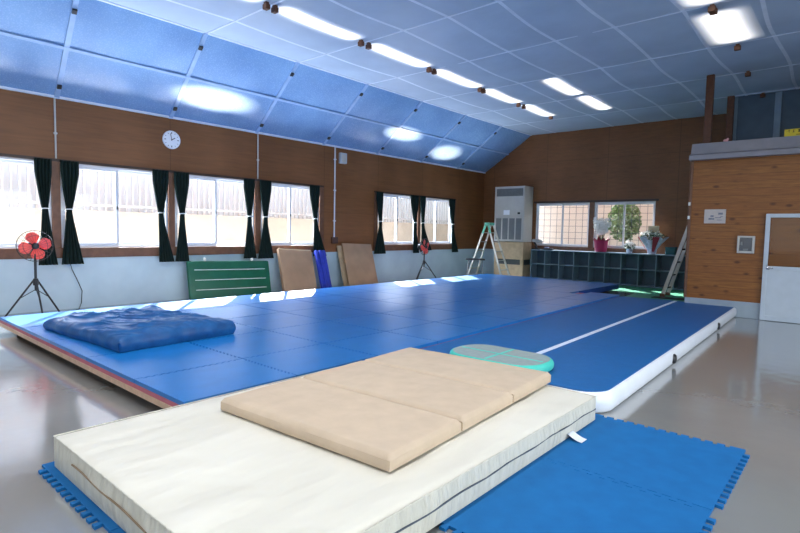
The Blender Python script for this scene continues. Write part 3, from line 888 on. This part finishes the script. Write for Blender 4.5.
o = thing('plywood_sheet', 'tan plywood sheet with horizontal grain leaning left of the far windows', 'board', (-9.5, 9.4, 0))
m = MB(); mtx, L = lean(m, 9.0, 10.02, 1.06, .035, -9.46, -9.80, .04, .004); m.build('sheet', 'plywood_board', o)
m = MB(); lean(m, 8.93, 9.60, 1.0, .03, -9.58, -9.86, .0, .004); tag(m.build('plywood_sheet', 'pine_pale'), 'second plywood sheet half hidden behind the tan one on the left wall', 'board')

# ------------------------------------------------------------------ air conditioner on its plywood plinth
def aircon():
    x0, x1, y0, y1, z0, z1 = -9.09, -8.03, 15.08, 15.66, 1.13, 2.88
    b = thing('plywood_plinth', 'pale plywood plinth box under the floor-standing air conditioner', 'plinth', (-8.55, 15.35, 0))
    m = MB(); m.box((x0 + .02, y0 + .03, .0), (x1, y1, .40), .004); m.build('lower_box', 'pine_pale', b, smooth=0)
    m = MB(); m.box((x0 + .02, y0 + .03, .57), (x1, y1, 1.12), .004); m.build('upper_box', 'pine_pale', b, smooth=0)
    m = MB(); m.box((x0 + .06, y0 + .10, .40), (x1 - .04, y1, .57)); m.build('recess', 'ac_dark', b, smooth=0)
    m = MB(); m.box((x1 - .1, y0 + .03, .40), (x1, y0 + .08, .57)); m.box((x0 + .02, y0 + .03, .40), (x0 + .1, y0 + .08, .57)); m.build('spacer', 'pine_pale', b, smooth=0)
    o = thing('air_conditioner', 'tall white floor-standing air conditioner in the back left corner', 'air conditioner', (-8.55, 15.35, 1.12))
    MB().box((x0, y0, z0), (x1, y1, z1), .015).build('cabinet', 'ac_white', o)
    m = MB(); m.box((x0 + .07, y0 - .006, 2.57), (x1 - .05, y0 + .004, 2.81)); m.build('outlet_recess', 'ac_grey', o, smooth=0)
    m = MB()
    for k in range(8): m.box((x0 + .07, y0 - .012, 2.585 + .028 * k), (x1 - .05, y0 - .004, 2.593 + .028 * k))
    m.build('louvres', 'ac_dark', o, smooth=0)
    MB().box((x0 + .03, y0 - .01, 1.92), (x1 - .03, y0, 2.53), .006).build('front_panel', 'ac_white', o)
    MB().box((x0 + .34, y0 - .014, 1.98), (x0 + .56, y0 - .01, 2.13), .002).build('label_plate', 'clock_white', o)
    MB().box((x1 - .22, y0 - .014, 2.0), (x1 - .13, y0 - .01, 2.06), .002).build('control', 'black_plastic', o)
    m = MB(); m.box((x0 + .05, y0 - .004, 1.20), (x1 - .05, y0 + .004, 1.87)); m.build('intake_grille', 'ac_grey', o, smooth=0)
    m = MB()
    for k in range(5):
        x = x0 + .05 + (x1 - x0 - .1) * k / 4; m.box((x - .022, y0 - .014, 1.20), (x + .022, y0 - .004, 1.87), .003)
    m.box((x0 + .03, y0 - .014, 1.14), (x1 - .03, y0 - .004, 1.20)); m.box((x0 + .03, y0 - .014, 1.87), (x1 - .03, y0 - .004, 1.905)); m.build('grille_bars', 'ac_white', o, smooth=0)
aircon()

# ------------------------------------------------------------------ ladders
def stepladder():
    top = Vector((-8.72, 14.2, 1.68)); o = thing('stepladder', 'tall aluminium stepladder with green top caps in front of the air conditioner', 'ladder', (-8.7, 14.2, 0))
    ax = Vector((1, .05, 0)).normalized()      # direction in which the feet spread
    wd = Vector((-ax.y, ax.x, 0))
    for s_, mat in ((-1, 'ladder_alu'), (1, 'ladder_alu')):
        for w_ in (-1, 1):
            foot = Vector((-8.7, 14.2, 0)) + ax * .60 * s_ + wd * .27 * w_; tp = top + ax * .03 * s_ + wd * .16 * w_
            m = MB(); m.bar(foot + Vector((0, 0, .02)), tp, .055, .028, up=wd); ra = m.build('rail', mat, o, smooth=0)
            MB().box(foot - Vector((.035, .03, 0)), foot + Vector((.035, .03, .05)), .006).build('foot', 'rubber', ra, smooth=0)
        for k in range(5):
            t = (k + 1) / 6.0; c = (Vector((-8.7, 14.2, 0)) + ax * .60 * s_).lerp(top + ax * .03 * s_, t); h = .27 + (.16 - .27) * t
            MB().bar(c - wd * h, c + wd * h, .06, .022, up=(0, 0, 1)).build('rung', mat, o, smooth=0)
    m = MB()
    for w_ in (-1, 1):
        m.bar(top + wd * .16 * w_ - ax * .08 + Vector((0, 0, -.01)), top + wd * .16 * w_ + ax * .08 + Vector((0, 0, -.01)), .035, .09, bev=.01)
    m.build('hinge_cap', 'ladder_green', o)
    # green sleeves on the upper rails
    m = MB()
    for s_ in (-1, 1):
        p = (Vector((-8.7, 14.2, 0)) + ax * .60 * s_ - wd * .27).lerp(top + ax * .03 * s_ - wd * .16, .82); q = top + ax * .03 * s_ - wd * .16
        m.bar(p, q, .060, .032, up=wd)
    m.build('sleeve', 'ladder_green', o, smooth=0)
stepladder()
def stool():
    o = thing('step_stool', 'small folding step stool with a black seat, left of the stepladder', 'stool', (-8.62, 13.3, 0))
    ax = Vector((.75, .66, 0)); wd = Vector((-ax.y, ax.x, 0)); c = Vector((-8.62, 13.3, 0))
    m = MB(); mt = Matrix((ax, wd, Vector((0, 0, 1)))).transposed().to_4x4(); mt.translation = c
    m.box((-.27, -.14, .585), (.27, .14, .63), .015, 2, mt); m.build('seat', 'black_plastic', o)
    for s_ in (-1, 1):
        for w_ in (-1, 1):
            m = MB(); m.tube([c + ax * .24 * s_ + wd * (.22 * w_) + Vector((0, 0, .012)), c + ax * (.2 * s_) + wd * (.05 * -w_) + Vector((0, 0, .59))], .013, 8); m.build('leg', 'ac_grey', o)
    m = MB()
    for w_ in (-1, 1): m.tube([c - ax * .235 + wd * .16 * w_ + Vector((0, 0, .15)), c + ax * .235 + wd * .16 * w_ + Vector((0, 0, .15))], .01, 8)
    m.build('crossbar', 'ac_grey', o)
stool()
def leanladder():
    o = thing('leaning_ladder', 'aluminium ladder leaning against the corner of the wood-panelled room', 'ladder', (-3.4, 13.3, 0))
    b = Vector((-3.42, 13.15, .03)); t = Vector((-2.53, 13.12, 3.02)); yv = Vector((.01, .42, 0))
    up = Vector((0, 1, 0))
    for k in (0, 1):
        m = MB(); m.bar(b + yv * k, t + yv * k * .8, .075, .03, up=up); ra = m.build('rail', 'ladder_alu', o, smooth=0)
        MB().box(b + yv * k - Vector((.05, .03, .021)), b + yv * k + Vector((.05, .03, .05)), .006).build('foot', 'bracket_wood', ra, smooth=0)
    for k in range(10):
        f = (k + .6) / 10; p = b.lerp(t, f); q = (b + yv).lerp(t + yv * .8, f)
        MB().tube([p, q], .018, 8).build('rung', 'rubber', o)
leanladder()

# ------------------------------------------------------------------ shoe shelf and what stands on it
def shelf():
    x0, n, wd, y0, y1 = -7.80, 10, .456, 15.2, 15.62; zt = .91; th = .018
    o = thing('cubby_shelf', 'long low grey-blue cubby shelf of two rows under the back windows', 'shelf', (-5.5, 15.4, 0))
    x1 = x0 + n * wd
    m = MB(); m.box((x0 - th, y0 + .0, zt - .03), (x1 + th, y1, zt), .003); m.build('top_board', 'shelf_edge', o, smooth=0)
    m = MB(); m.box((x0 - th, y1 - .012, 0), (x1 + th, y1, zt - .03)); m.build('back_board', 'shelf_blue', o, smooth=0)
    for z in (.02, .465):
        m = MB(); m.box((x0, y0 + .006, z - th / 2), (x1, y1 - .012, z + th / 2)); m.build('shelf_board', 'shelf_edge', o, smooth=0)
    for k in range(n + 1):
        x = x0 + wd * k
        m = MB(); m.box((x - th / 2, y0 + .003, 0), (x + th / 2, y1 - .012, zt - .03)); m.build('divider', 'shelf_edge', o, smooth=0)
shelf()
ZS = .911
def orchid():
    o = thing('potted_orchid', 'white orchid in a magenta wrapped pot on the shelf before the window post', 'potted plant', (-5.72, 15.42, ZS))
    MB().lathe([(0, 0), (.15, 0), (.165, .02), (.19, .30), (.21, .33), (.17, .33), (.16, .25), (0, .25)], 18, Matrix.Translation((-5.72, 15.42, ZS))).build('pot', 'pot_magenta', o)
    rng = random.Random(5); m = MB()
    for k in range(12):
        a = 2 * PI * k / 12; p = Vector((-5.72 + .2 * math.cos(a), 15.42 + .17 * math.sin(a), ZS + .33)); u = Vector((math.cos(a), math.sin(a), 0))
        vs = [m.bm.verts.new(q) for q in (p - u * .06 - Vector((0, 0, .06)), p + Vector((-u.y, u.x, 0)) * .06, p + u * rng.uniform(.05, .12) + Vector((0, 0, rng.uniform(.05, .14))), p - Vector((-u.y, u.x, 0)) * .06)]
        m.bm.faces.new(vs)
    m.build('wrapping', 'wrap_red', o, smooth=0, flip=False)
    st = MB(); fl = MB()
    for k in range(7):
        dx = (k - 3) * .055; dy = rng.uniform(-.08, .08); top = Vector((-5.72 + dx * 1.2, 15.42 + dy, ZS + rng.uniform(.85, 1.02)))
        pts = [Vector((-5.72, 15.42, ZS + .24)), Vector((-5.72 + dx * .7, 15.42 + dy * .5, ZS + .6)), top]
        st.tube(pts, .008, 6)
        for i in range(24):
            t_ = .22 + .78 * i / 23; p = pts[1].lerp(top, max(0, (t_ - .4) / .6)) if t_ > .4 else pts[0].lerp(pts[1], t_ / .4 * .4 + .6)
            c = p + Vector((rng.uniform(-.08, .08), rng.uniform(-.08, .0), rng.uniform(-.04, .04)))
            for q in range(5):
                a = 2 * PI * q / 5 + rng.random(); d = Vector((math.cos(a), rng.uniform(-.5, .2), math.sin(a))).normalized(); e = d.cross(Vector((0, 1, 0))).normalized()
                vs = [fl.bm.verts.new(c + w_) for w_ in (Vector(), d * .022 + e * .016, d * .045, d * .022 - e * .016)]; fl.bm.faces.new(vs)
    st.build('stems', 'leaf', o); fl.build('flowers', 'petal_white', o, smooth=0, flip=False)
orchid()
def small_flowers():
    o = thing('flower_pot', 'small low bunch of white flowers on the shelf between the two larger bouquets', 'flowers', (-4.92, 15.42, ZS))
    MB().lathe([(0, 0), (.07, 0), (.09, .12), (.07, .12), (0, .1)], 14, Matrix.Translation((-4.92, 15.42, ZS))).build('pot', 'wrap_silver', o)
    blob_leaves((-4.92, 15.42, ZS + .2), (.16, .13, .13), 160, .04, 'petal_white', 'blossoms', o, 8)
    blob_leaves((-4.92, 15.42, ZS + .15), (.15, .12, .1), 60, .05, 'leaf', 'leaves', o, 9)
small_flowers()
def bouquet():
    c = Vector((-4.33, 15.42, ZS)); o = thing('wrapped_bouquet', 'bouquet in silver and red wrapping with a card, at the right end of the window', 'bouquet', c)
    m = MB(); rng = random.Random(4); n = 24
    prof = [(.09, 0), (.11, .13), (.19, .27), (.29, .42)]
    def f(u, v):
        i = v * 3; k = min(2, int(i)); t_ = i - k; r = prof[k][0] * (1 - t_) + prof[k + 1][0] * t_; z = prof[k][1] * (1 - t_) + prof[k + 1][1] * t_
        a = 2 * PI * u; r *= 1 + .16 * v * math.sin(7 * a) + .1 * v * math.sin(3 * a + 1)
        return c + Vector((r * math.cos(a) * 1.15, r * math.sin(a) * .5, z + .05 * v * math.sin(5 * a)))
    m.grid(48, 9, f, closed=True); m.lathe([(0, 0), (.09, 0), (.09, .01), (0, .01)], 16, Matrix.Translation(c)); m.build('wrapping', 'wrap_silver', o, smooth=0)
    m = MB()
    for a0 in (3.1, 5.1):
        def g(u, v, a0=a0):
            a = a0 + (u - .5) * .5; r = .1 + .22 * v; return c + Vector((r * math.cos(a) * 1.2, r * math.sin(a) * .55 - .01, .06 + .40 * v))
        m.grid(5, 6, g)
    m.build('ribbon', 'wrap_red', o, smooth=0)
    blob_leaves(c + Vector((0, 0, .48)), (.33, .14, .14), 200, .05, 'leaf', 'leaves', o, 18)
    blob_leaves(c + Vector((-.02, -.03, .53)), (.28, .13, .12), 140, .045, 'petal_white', 'blossoms', o, 19)
    MB().box(c + Vector((-.12, -.02, .58)), c + Vector((.16, -.01, .76)), .003).build('card', 'card_beige', o, smooth=0)
bouquet()
o = thing('storage_box', 'small teal box on the right end of the shelf', 'box', (-3.85, 15.42, ZS))
MB().box((-3.97, 15.32, ZS), (-3.73, 15.52, ZS + .17), .01).build('case', 'teal_box', o)
MB().box((-3.98, 15.31, ZS + .17), (-3.72, 15.53, ZS + .20), .008).build('lid', 'teal_box', o)
def phone():
    c = Vector((-7.72, 15.40, ZS)); o = thing('desk_device', 'white and dark device lying on the left end of the shelf', 'device', c)
    m = MB(); m.tube([c + Vector((-.14, 0, .27)), c + Vector((.12, 0, .25)), c + Vector((.18, 0, .22))], [.05, .055, .04], 12); m.build('head', 'ac_white', o)
    m = MB(); m.tube([c + Vector((-.1, 0, .24)), c + Vector((-.02, 0, .12)), c + Vector((0, 0, .02))], [.03, .025, .05], 12); m.build('stand', 'black_plastic', o)
    m = MB(); m.box(c + Vector((-.12, -.09, 0)), c + Vector((.14, .09, .03)), .01); m.build('base', 'black_plastic', o)
phone()
o = thing('small_device', 'low dark item on the shelf just right of the white device', 'device', (-7.3, 15.4, ZS))
MB().box((-7.48, 15.33, ZS), (-7.18, 15.47, ZS + .05), .015).build('body', 'black_plastic', o)
MB().box((-7.44, 15.35, ZS + .05), (-7.32, 15.45, ZS + .085), .012).build('cap', 'wrap_silver', o)
# green floor sheet in the far corner
m = MB(); m.prism([(-3.95, 11.1), (-2.47, 11.1), (-2.47, 15.15), (-9.0, 15.0), (-9.0, 13.5), (-4.1, 13.5)], .001, .008)
tag(m.build('green_floor_sheet', 'green_floor', smooth=0), 'green floor covering in front of the cubby shelf', 'floor sheet')
o = thing('ladder_foot_shadow', 'dark shadow patch on the green floor at the foot of the leaning ladder', 'mat', (-3.1, 13.1, .008))
MB().box((-3.55, 12.75, .009), (-2.75, 13.05, .022), .004).build('pad', 'deck_dark', o, smooth=0)  # thin dark slab put where the ladder's base shadow falls
MB().box((-3.53, 12.77, .022), (-2.77, 13.03, .026), .001).build('shadow_top', 'rubber', o, smooth=0)

# ------------------------------------------------------------------ fittings on the wood wall
o = thing('notice_board', 'small pale notice panel with faint print on the wood wall', 'notice', (-2.03, YI - .01, 1.64))
MB().box((-2.20, YI - .025, 1.645), (-1.865, YI, 1.895), .003).build('sheet', 'paper', o, smooth=0)
m = MB()
for x, z, w_, h_ in ((-2.13, 1.71, .09, .03), (-2.10, 1.76, .05, .03), (-1.98, 1.80, .07, .035), (-2.03, 1.74, .10, .012), (-2.0, 1.70, .08, .01), (-1.95, 1.76, .05, .01)): m.box((x, YI - .027, z), (x + w_, YI - .0255, z + h_))
m.build('print', 'paper_ink', o, smooth=0)
o = thing('wall_control_panel', 'white framed control box with dark window on the wood wall beside the door', 'control panel', (-1.53, YI - .03, 1.13))
m = MB(); a, b, z0, z1 = -1.66, -1.405, 1.13, 1.43
m.box((a, YI - .07, z0), (a + .035, YI, z1), .006); m.box((b - .035, YI - .07, z0), (b, YI, z1), .006); m.box((a + .035, YI - .07, z0), (b - .035, YI, z0 + .04), .006); m.box((a + .035, YI - .07, z1 - .03), (b - .035, YI, z1), .006)
m.build('frame', 'ac_white', o, smooth=0)
MB().box((a + .03, YI - .05, z0 + .03), (b - .03, YI, z1 - .025)).build('window', 'panel_glass', o, smooth=0)
m = MB(); m.box((a + .09, YI - .055, z0 + .05), (b - .09, YI - .05, z0 + .08)); m.box((a + .05, YI - .055, z0 + .14), (a + .08, YI - .05, z0 + .20)); m.build('buttons', 'ac_grey', o, smooth=0)
o = thing('yellow_sign', 'yellow sign with dark lettering standing on the ledge above the door', 'sign', (-.9, YI + .05, 3.09))
MB().box((-1.10, YI + .05, 3.085), (-.45, YI + .065, 3.21), .002).build('board', 'sign_yellow', o, smooth=0)
m = MB(); rng = random.Random(2)
for k in range(9):
    x = -1.06 + .066 * k; zz = 3.155
    for q in range(4):
        if rng.random() < .75: m.box((x + rng.uniform(0, .02), YI + .0485, zz + q * .011), (x + .045 - rng.uniform(0, .02), YI + .05, zz + q * .011 + .006))
    m.box((x + .008 + .02 * rng.random(), YI + .0485, zz - .002), (x + .015 + .02 * rng.random(), YI + .05, zz + .042))
m.box((-.94, YI + .0485, 3.112), (-.75, YI + .05, 3.122))
m.build('lettering', 'sign_ink', o, smooth=0)
o = thing('ledge_ornament', 'tiny pink object on the left end of the ledge', 'ornament', (-1.95, YI + .08, 3.09))
m = MB(); m.ball((-1.95, YI + .08, 3.115), .035, 2, (1.2, .8, .75)); m.ball((-1.92, YI + .08, 3.14), .02, 2); m.build('body', 'pink', o)
for z, nm in ((1.72, 'lower'), (1.97, 'upper')):
    tag(MB().box((XI - .03, YI - .035, z), (XI + .005, YI - .021, z + .06), .004).build('wall_fitting', 'white_tie', smooth=0), nm + ' of two tiny white fittings on the corner edge of the wood wall', 'fitting')

# ------------------------------------------------------------------ fluorescent tubes with wooden end brackets
def light(x, ya, yb, label, brackets=(True, True), lit=True, wide=False):
    zc = ZC - .035
    o = thing('fluorescent_light' if lit else 'lamp_bracket', label, 'ceiling light' if lit else 'lamp holder', (x, (ya + yb) / 2, ZC - .1), 'glowing strips on the ceiling' if lit else 'empty lamp holders')
    if lit:
        W = .80 if wide else .60
        MB().grid(24, 30, lambda u, v: Vector((x + (u - .5) * W, ya + .03 + (yb - ya - .06) * v, cz(x + (u - .5) * W, ya + .03 + (yb - ya - .06) * v) - .004))).build('lit_panel', 'glow_sheet_wide' if wide else 'glow_sheet', o, smooth=60)
    for on, y, s_ in zip(brackets, (ya, yb), (1, -1)):
        if not on: continue
        m = MB(); m.box((x - .045, y - .035, ZC - .105), (x + .045, y + .035, ZC - .035), .006); m.box((x - .025, y - .03, ZC - .04), (x + .025, y + .03, ZC), .002)
        m.build('bracket', 'bracket_wood', o, smooth=0)
rowA = [(2.75, 4.46), (4.60, 6.30), (6.48, 8.12), (8.28, 9.90), (10.04, 11.60), (11.86, 13.35)]
ordn = ['first (nearest the camera)', 'second', 'third', 'fourth', 'fifth', 'sixth (farthest)']
for k, (a, b) in enumerate(rowA): light(-6.42, a, b, '%s glowing light strip of the long left row on the ceiling' % ordn[k])
light(-4.98, 10.15, 11.68, 'nearer of the two glowing light strips in the middle row on the ceiling', (False, False))
light(-4.98, 11.85, 13.45, 'farther of the two glowing light strips in the middle row on the ceiling', (False, False))
light(-1.72, 6.6, 8.28, 'glowing strip of the right ceiling row, cut by the top edge of the photo', wide=True)
light(-1.72, 8.38, 10.2, 'wide glowing strip in the right ceiling row, between two brown brackets', wide=True)
light(-1.82, 11.95, 13.9, 'pair of dark lamp brackets without a lit strip, above the loft', (True, True), False)

# ------------------------------------------------------------------ light
def area(name, loc, rot, sx, sy, power, col=(1, 1, 1)):
    l = bpy.data.lights.new(name, 'AREA'); l.shape = 'RECTANGLE'; l.size = sx; l.size_y = sy; l.energy = power; l.color = col
    o = bpy.data.objects.new(name, l); COL.objects.link(o); o.location = loc; o.rotation_euler = rot; return o
sun = bpy.data.lights.new('sun', 'SUN'); sun.energy = 22; sun.angle = math.radians(.8); sun.color = (1, .95, .86)
so = bpy.data.objects.new('sun', sun); COL.objects.link(so)
so.rotation_euler = Vector((1.2, -.95, -1)).to_track_quat('-Z', 'Y').to_euler()
# skylight falling through the left windows (from above the sight line) 
for n, (yc, ln) in enumerate(((4.7, 7.6), (12.15, 3.6))):
    area('sky_left', (-11.6, yc, 3.9), Vector((1, 0, -.72)).to_track_quat('-Z', 'Y').to_euler(), ln, 1.6, 900 * ln / 3.6, (.86, .93, 1))
# overhead fill lights, added above the frame to brighten the mats
for x in (-1.77, -4.98):
    for y in (.2, 2.2, 4.2):
        if x < -4 and y > 3: continue
        area('overhead_fill', (x, y, ZC - .12), (0, 0, 0), .12, 1.5, 41, (.97, .98, 1))
# daylight through the openings on the right
for y in (.85, 5.95): area('sky_right', (XR + .6, y, 2.3), Vector((-1, 0, -.35)).to_track_quat('-Z', 'Y').to_euler(), 4.4, 2.2, 200, (.80, .90, 1))
# sunlight bounced from the glossy mat onto the sloping ceiling
def bounce(loc, to, deg, sx, power):
    l = bpy.data.lights.new('sun_bounce', 'SPOT'); l.energy = power; l.spot_size = math.radians(deg); l.spot_blend = 1.0; l.color = (1, .66, .42); l.shadow_soft_size = .02
    o = bpy.data.objects.new('sun_bounce', l); COL.objects.link(o); o.location = loc
    z = (Vector(loc) - Vector(to)).normalized(); y = Vector((0, 1, 0)); x = y.cross(z).normalized(); y = z.cross(x)
    m = Matrix((x * sx, y, z)).transposed().to_4x4(); m.translation = loc; o.matrix_world = m
bounce((-8.5, 5.0, .35), (-9.34, 5.36, 3.89), 32, .32, 2600)
bounce((-8.5, 10.1, .35), (-9.16, 10.55, 4.02), 26, .34, 2600)
bounce((-8.2, 11.9, .35), (-9.45, 12.8, 3.80), 24, .5, 2400)
# added uplights below the sills brighten the ceiling, imitating ground-bounced daylight
for yc, ln in ((4.7, 7.4), (12.15, 3.4)):
    area('ceiling_uplight', (-10.75, yc, .35), Vector((1, 0, 1.3)).to_track_quat('-Z', 'Y').to_euler(), ln, .9, 140 * ln / 3.4, (.93, .96, 1)).data.spread = math.radians(120)
wd = bpy.data.worlds.new('World'); SC.world = wd; wd.use_nodes = True; nt = wd.node_tree; nt.nodes.clear()
bg = nt.nodes.new('ShaderNodeBackground'); wo = nt.nodes.new('ShaderNodeOutputWorld'); nt.links.new(bg.outputs[0], wo.inputs[0])
tcw = nt.nodes.new('ShaderNodeTexCoord'); sx_ = nt.nodes.new('ShaderNodeSeparateXYZ'); rp = nt.nodes.new('ShaderNodeValToRGB')
nt.links.new(tcw.outputs['Generated'], sx_.inputs[0]); nt.links.new(sx_.outputs['Z'], rp.inputs[0])
rp.color_ramp.elements[0].color = (.95, .97, 1, 1); rp.color_ramp.elements[1].color = (.55, .72, 1, 1)
nt.links.new(rp.outputs[0], bg.inputs[0]); bg.inputs[1].default_value = 1.9

# ------------------------------------------------------------------ camera
f, yaw, pitch, roll = 531.392, .715664474, -.0666753047, .0193266764
fv = Vector((-math.sin(yaw) * math.cos(pitch), math.cos(yaw) * math.cos(pitch), math.sin(pitch)))
r0 = Vector((math.cos(yaw), math.sin(yaw), 0)); u0 = r0.cross(fv)
r = r0 * math.cos(roll) + u0 * math.sin(roll); u = u0 * math.cos(roll) - r0 * math.sin(roll)
cam = bpy.data.cameras.new('camera'); cam.sensor_width = 36; cam.lens = 36 * f / 800; cam.clip_start = .05; cam.clip_end = 200
co = bpy.data.objects.new('camera', cam); COL.objects.link(co)
mw = Matrix((r, u, -fv)).transposed().to_4x4(); mw.translation = (0, 0, 1.4); co.matrix_world = mw
SC.camera = co
SC.view_settings.view_transform = 'Standard'; SC.view_settings.look = 'None'; SC.view_settings.exposure = .35; SC.view_settings.gamma = 1
SC.cycles.max_bounces = 10; SC.cycles.diffuse_bounces = 6; SC.cycles.transparent_max_bounces = 12
SC.cycles.sample_clamp_indirect = 8
try: SC.cycles.use_denoising = True
except Exception: pass
